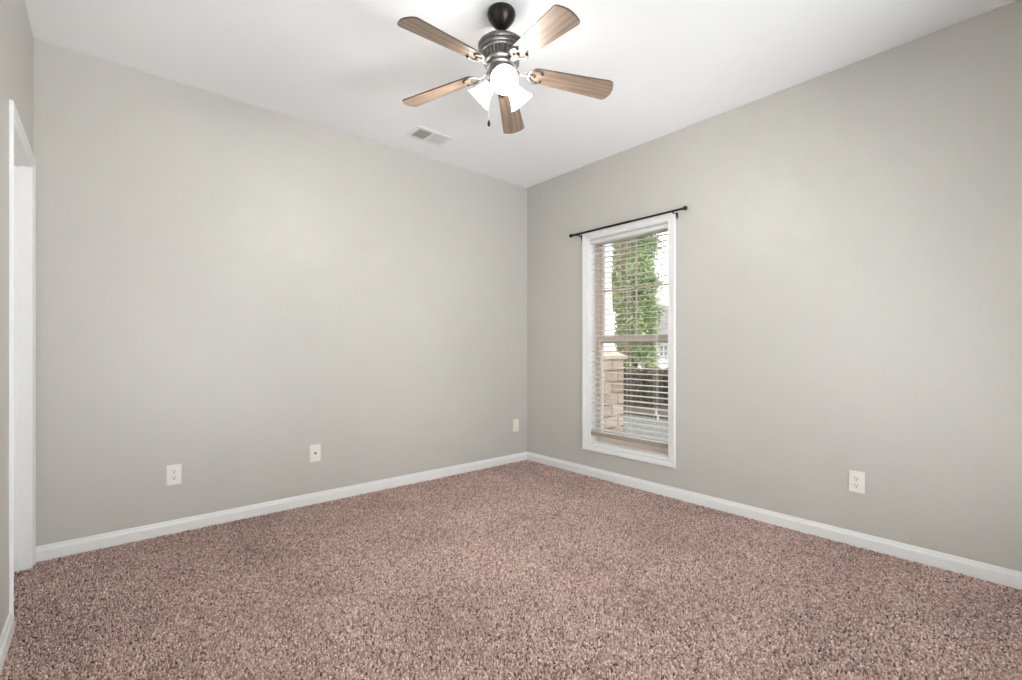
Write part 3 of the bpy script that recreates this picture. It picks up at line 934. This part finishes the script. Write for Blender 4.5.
tp = at(635, 12.6)
tree = thing('evergreen_tree', 'tall light green tree behind the porch column, seen through the blind', 'tree', (tp.x, tp.y, GZ))
rng = np.random.default_rng(11)
def crown(n, z0, z1, rad, seed, hollow=0.45):
    r = np.random.default_rng(seed)
    out = []
    # clumps on a columnar crown
    cl = []
    for k in range(170):
        z = r.uniform(z0, z1); t = (z - z0) / (z1 - z0)
        R = rad * (0.75 + 0.35 * math.sin(PI * min(1, t * 1.15)) - 0.25 * t)
        a = r.uniform(0, 2 * PI); q = R * math.sqrt(r.uniform(hollow ** 2, 1))
        cl.append((q * math.cos(a), q * math.sin(a), z))
    cl = np.array(cl)
    idx = r.integers(0, len(cl), n)
    c = cl[idx] + r.normal(scale=(0.10, 0.10, 0.14), size=(n, 3))
    tone = np.clip(0.5 + r.normal(scale=0.18, size=n) + (r.uniform(-0.25, 0.25, len(cl)))[idx], 0, 1)
    return c, tone
c, tn = crown(95000, 1.05, 6.6, 0.55, 3)
leaves('crown', c, np.random.default_rng(4).uniform(0.022, 0.052, len(c)), tn, M['tree_leaf'], tree, 4)
bm = bmesh.new()
tube(bm, [(0, 0, 0), (0.02, 0.01, 1.2), (-0.02, 0.02, 2.6), (0, 0, 6.1)], [0.10, 0.085, 0.06, 0.015], 12)
for k in range(26):
    z = 0.9 + k * 0.15; a = k * 2.4
    tube(bm, [(0, 0, z), (0.2 * math.cos(a), 0.2 * math.sin(a), z + 0.14), (0.36 * math.cos(a), 0.36 * math.sin(a), z + 0.34)], [0.022, 0.014, 0.005], 6)
obj('trunk', bm, M['bark'], tree)
# browned inner side of the crown, towards the porch
side = -rv
r_ = np.random.default_rng(8)
n = 6500
c = np.zeros((n, 3)); t = r_.uniform(0, 1, n)
off = r_.normal(0.36, 0.12, n); dep = r_.normal(-0.20, 0.22, n)
fw = Vector((math.sin(YAW), math.cos(YAW), 0))
c[:, 0] = side.x * off + fw.x * dep; c[:, 1] = side.y * off + fw.y * dep; c[:, 2] = 1.1 + t * 4.6
leaves('dry_branches', c, r_.uniform(0.02, 0.046, n), r_.uniform(0, 1, n), M['dry_leaf'], tree, 9)

# hedge: a row of shrubs in the bed
hp = at(668, 10.8)
k = 0
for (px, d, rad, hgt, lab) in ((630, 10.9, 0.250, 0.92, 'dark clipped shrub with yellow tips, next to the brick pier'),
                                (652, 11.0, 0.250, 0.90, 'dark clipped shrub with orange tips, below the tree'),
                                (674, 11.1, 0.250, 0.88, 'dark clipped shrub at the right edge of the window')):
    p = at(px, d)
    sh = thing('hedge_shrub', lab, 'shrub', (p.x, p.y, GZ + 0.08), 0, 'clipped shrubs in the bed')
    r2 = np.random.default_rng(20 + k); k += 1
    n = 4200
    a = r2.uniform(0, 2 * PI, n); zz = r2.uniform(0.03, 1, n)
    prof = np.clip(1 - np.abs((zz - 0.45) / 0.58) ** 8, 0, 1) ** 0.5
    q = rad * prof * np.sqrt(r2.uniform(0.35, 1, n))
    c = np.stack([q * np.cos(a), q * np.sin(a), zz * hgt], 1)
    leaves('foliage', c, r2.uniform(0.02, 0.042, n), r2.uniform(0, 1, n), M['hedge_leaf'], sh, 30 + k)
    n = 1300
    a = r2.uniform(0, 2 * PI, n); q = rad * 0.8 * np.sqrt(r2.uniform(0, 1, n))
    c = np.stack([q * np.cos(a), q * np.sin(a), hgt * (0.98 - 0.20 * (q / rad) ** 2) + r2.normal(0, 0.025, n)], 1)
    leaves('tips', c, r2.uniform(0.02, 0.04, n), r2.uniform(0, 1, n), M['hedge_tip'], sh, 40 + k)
    bm = bmesh.new()
    for j in range(7):
        aa = j * 0.9
        tube(bm, [(0.03 * math.cos(aa), 0.03 * math.sin(aa), 0), (0.08 * math.cos(aa), 0.08 * math.sin(aa), hgt * 0.45), (0.14 * math.cos(aa), 0.14 * math.sin(aa), hgt * 0.8)], [0.014, 0.01, 0.004], 6)
    obj('stems', bm, M['bark'], sh)

# neighbouring house
hq = at(684, 34)
house = thing('neighbour_house', 'white house with a pale shingle roof across the street', 'house', (hq.x, hq.y, GZ - 0.5), -YAW)
bm = bmesh.new(); box(bm, -2.9, 5.0, -2, 3, 0, 2.55)
for j in range(12): box(bm, -2.92, 5.02, -2.03, -1.99, 0.2 + j * 0.19, 0.2 + j * 0.19 + 0.012)
obj('walls', bm, M['siding'], house)
bm = bmesh.new()
b = bmesh.new()
vs = [b.verts.new(v) for v in ((-3.4, -2.6, 2.5), (5.4, -2.6, 2.5), (5.4, 3.5, 2.5), (-3.4, 3.5, 2.5), (-1.4, 0.5, 5.1), (4.2, 0.5, 5.1), (-3.4, -2.6, 2.62), (5.4, -2.6, 2.62), (5.4, 3.5, 2.62), (-3.4, 3.5, 2.62))]
for f in ((0, 3, 2, 1), (0, 1, 7, 6), (1, 2, 8, 7), (2, 3, 9, 8), (3, 0, 6, 9), (6, 7, 5, 4), (7, 8, 5), (8, 9, 4, 5), (9, 6, 4)): b.faces.new([vs[i] for i in f])
merge(bm, b)
obj('roof', bm, M['roof'], house)
for xc in (-2.0, 1.2):
    bm = bmesh.new(); box(bm, xc - 0.42, xc + 0.42, -2.06, -1.98, 1.42, 2.12)
    w = obj('window', bm, M['housewin'], house)
    bm = bmesh.new()
    for j in range(4): box(bm, xc - 0.42 + j * 0.28 - 0.025, xc - 0.42 + j * 0.28 + 0.025, -2.10, -2.05, 1.40, 2.14)
    for j in range(3): box(bm, xc - 0.45, xc + 0.45, -2.099, -2.05, 1.42 + j * 0.35 - 0.025, 1.42 + j * 0.35 + 0.025)
    obj('window_grid', bm, M['siding'], w)
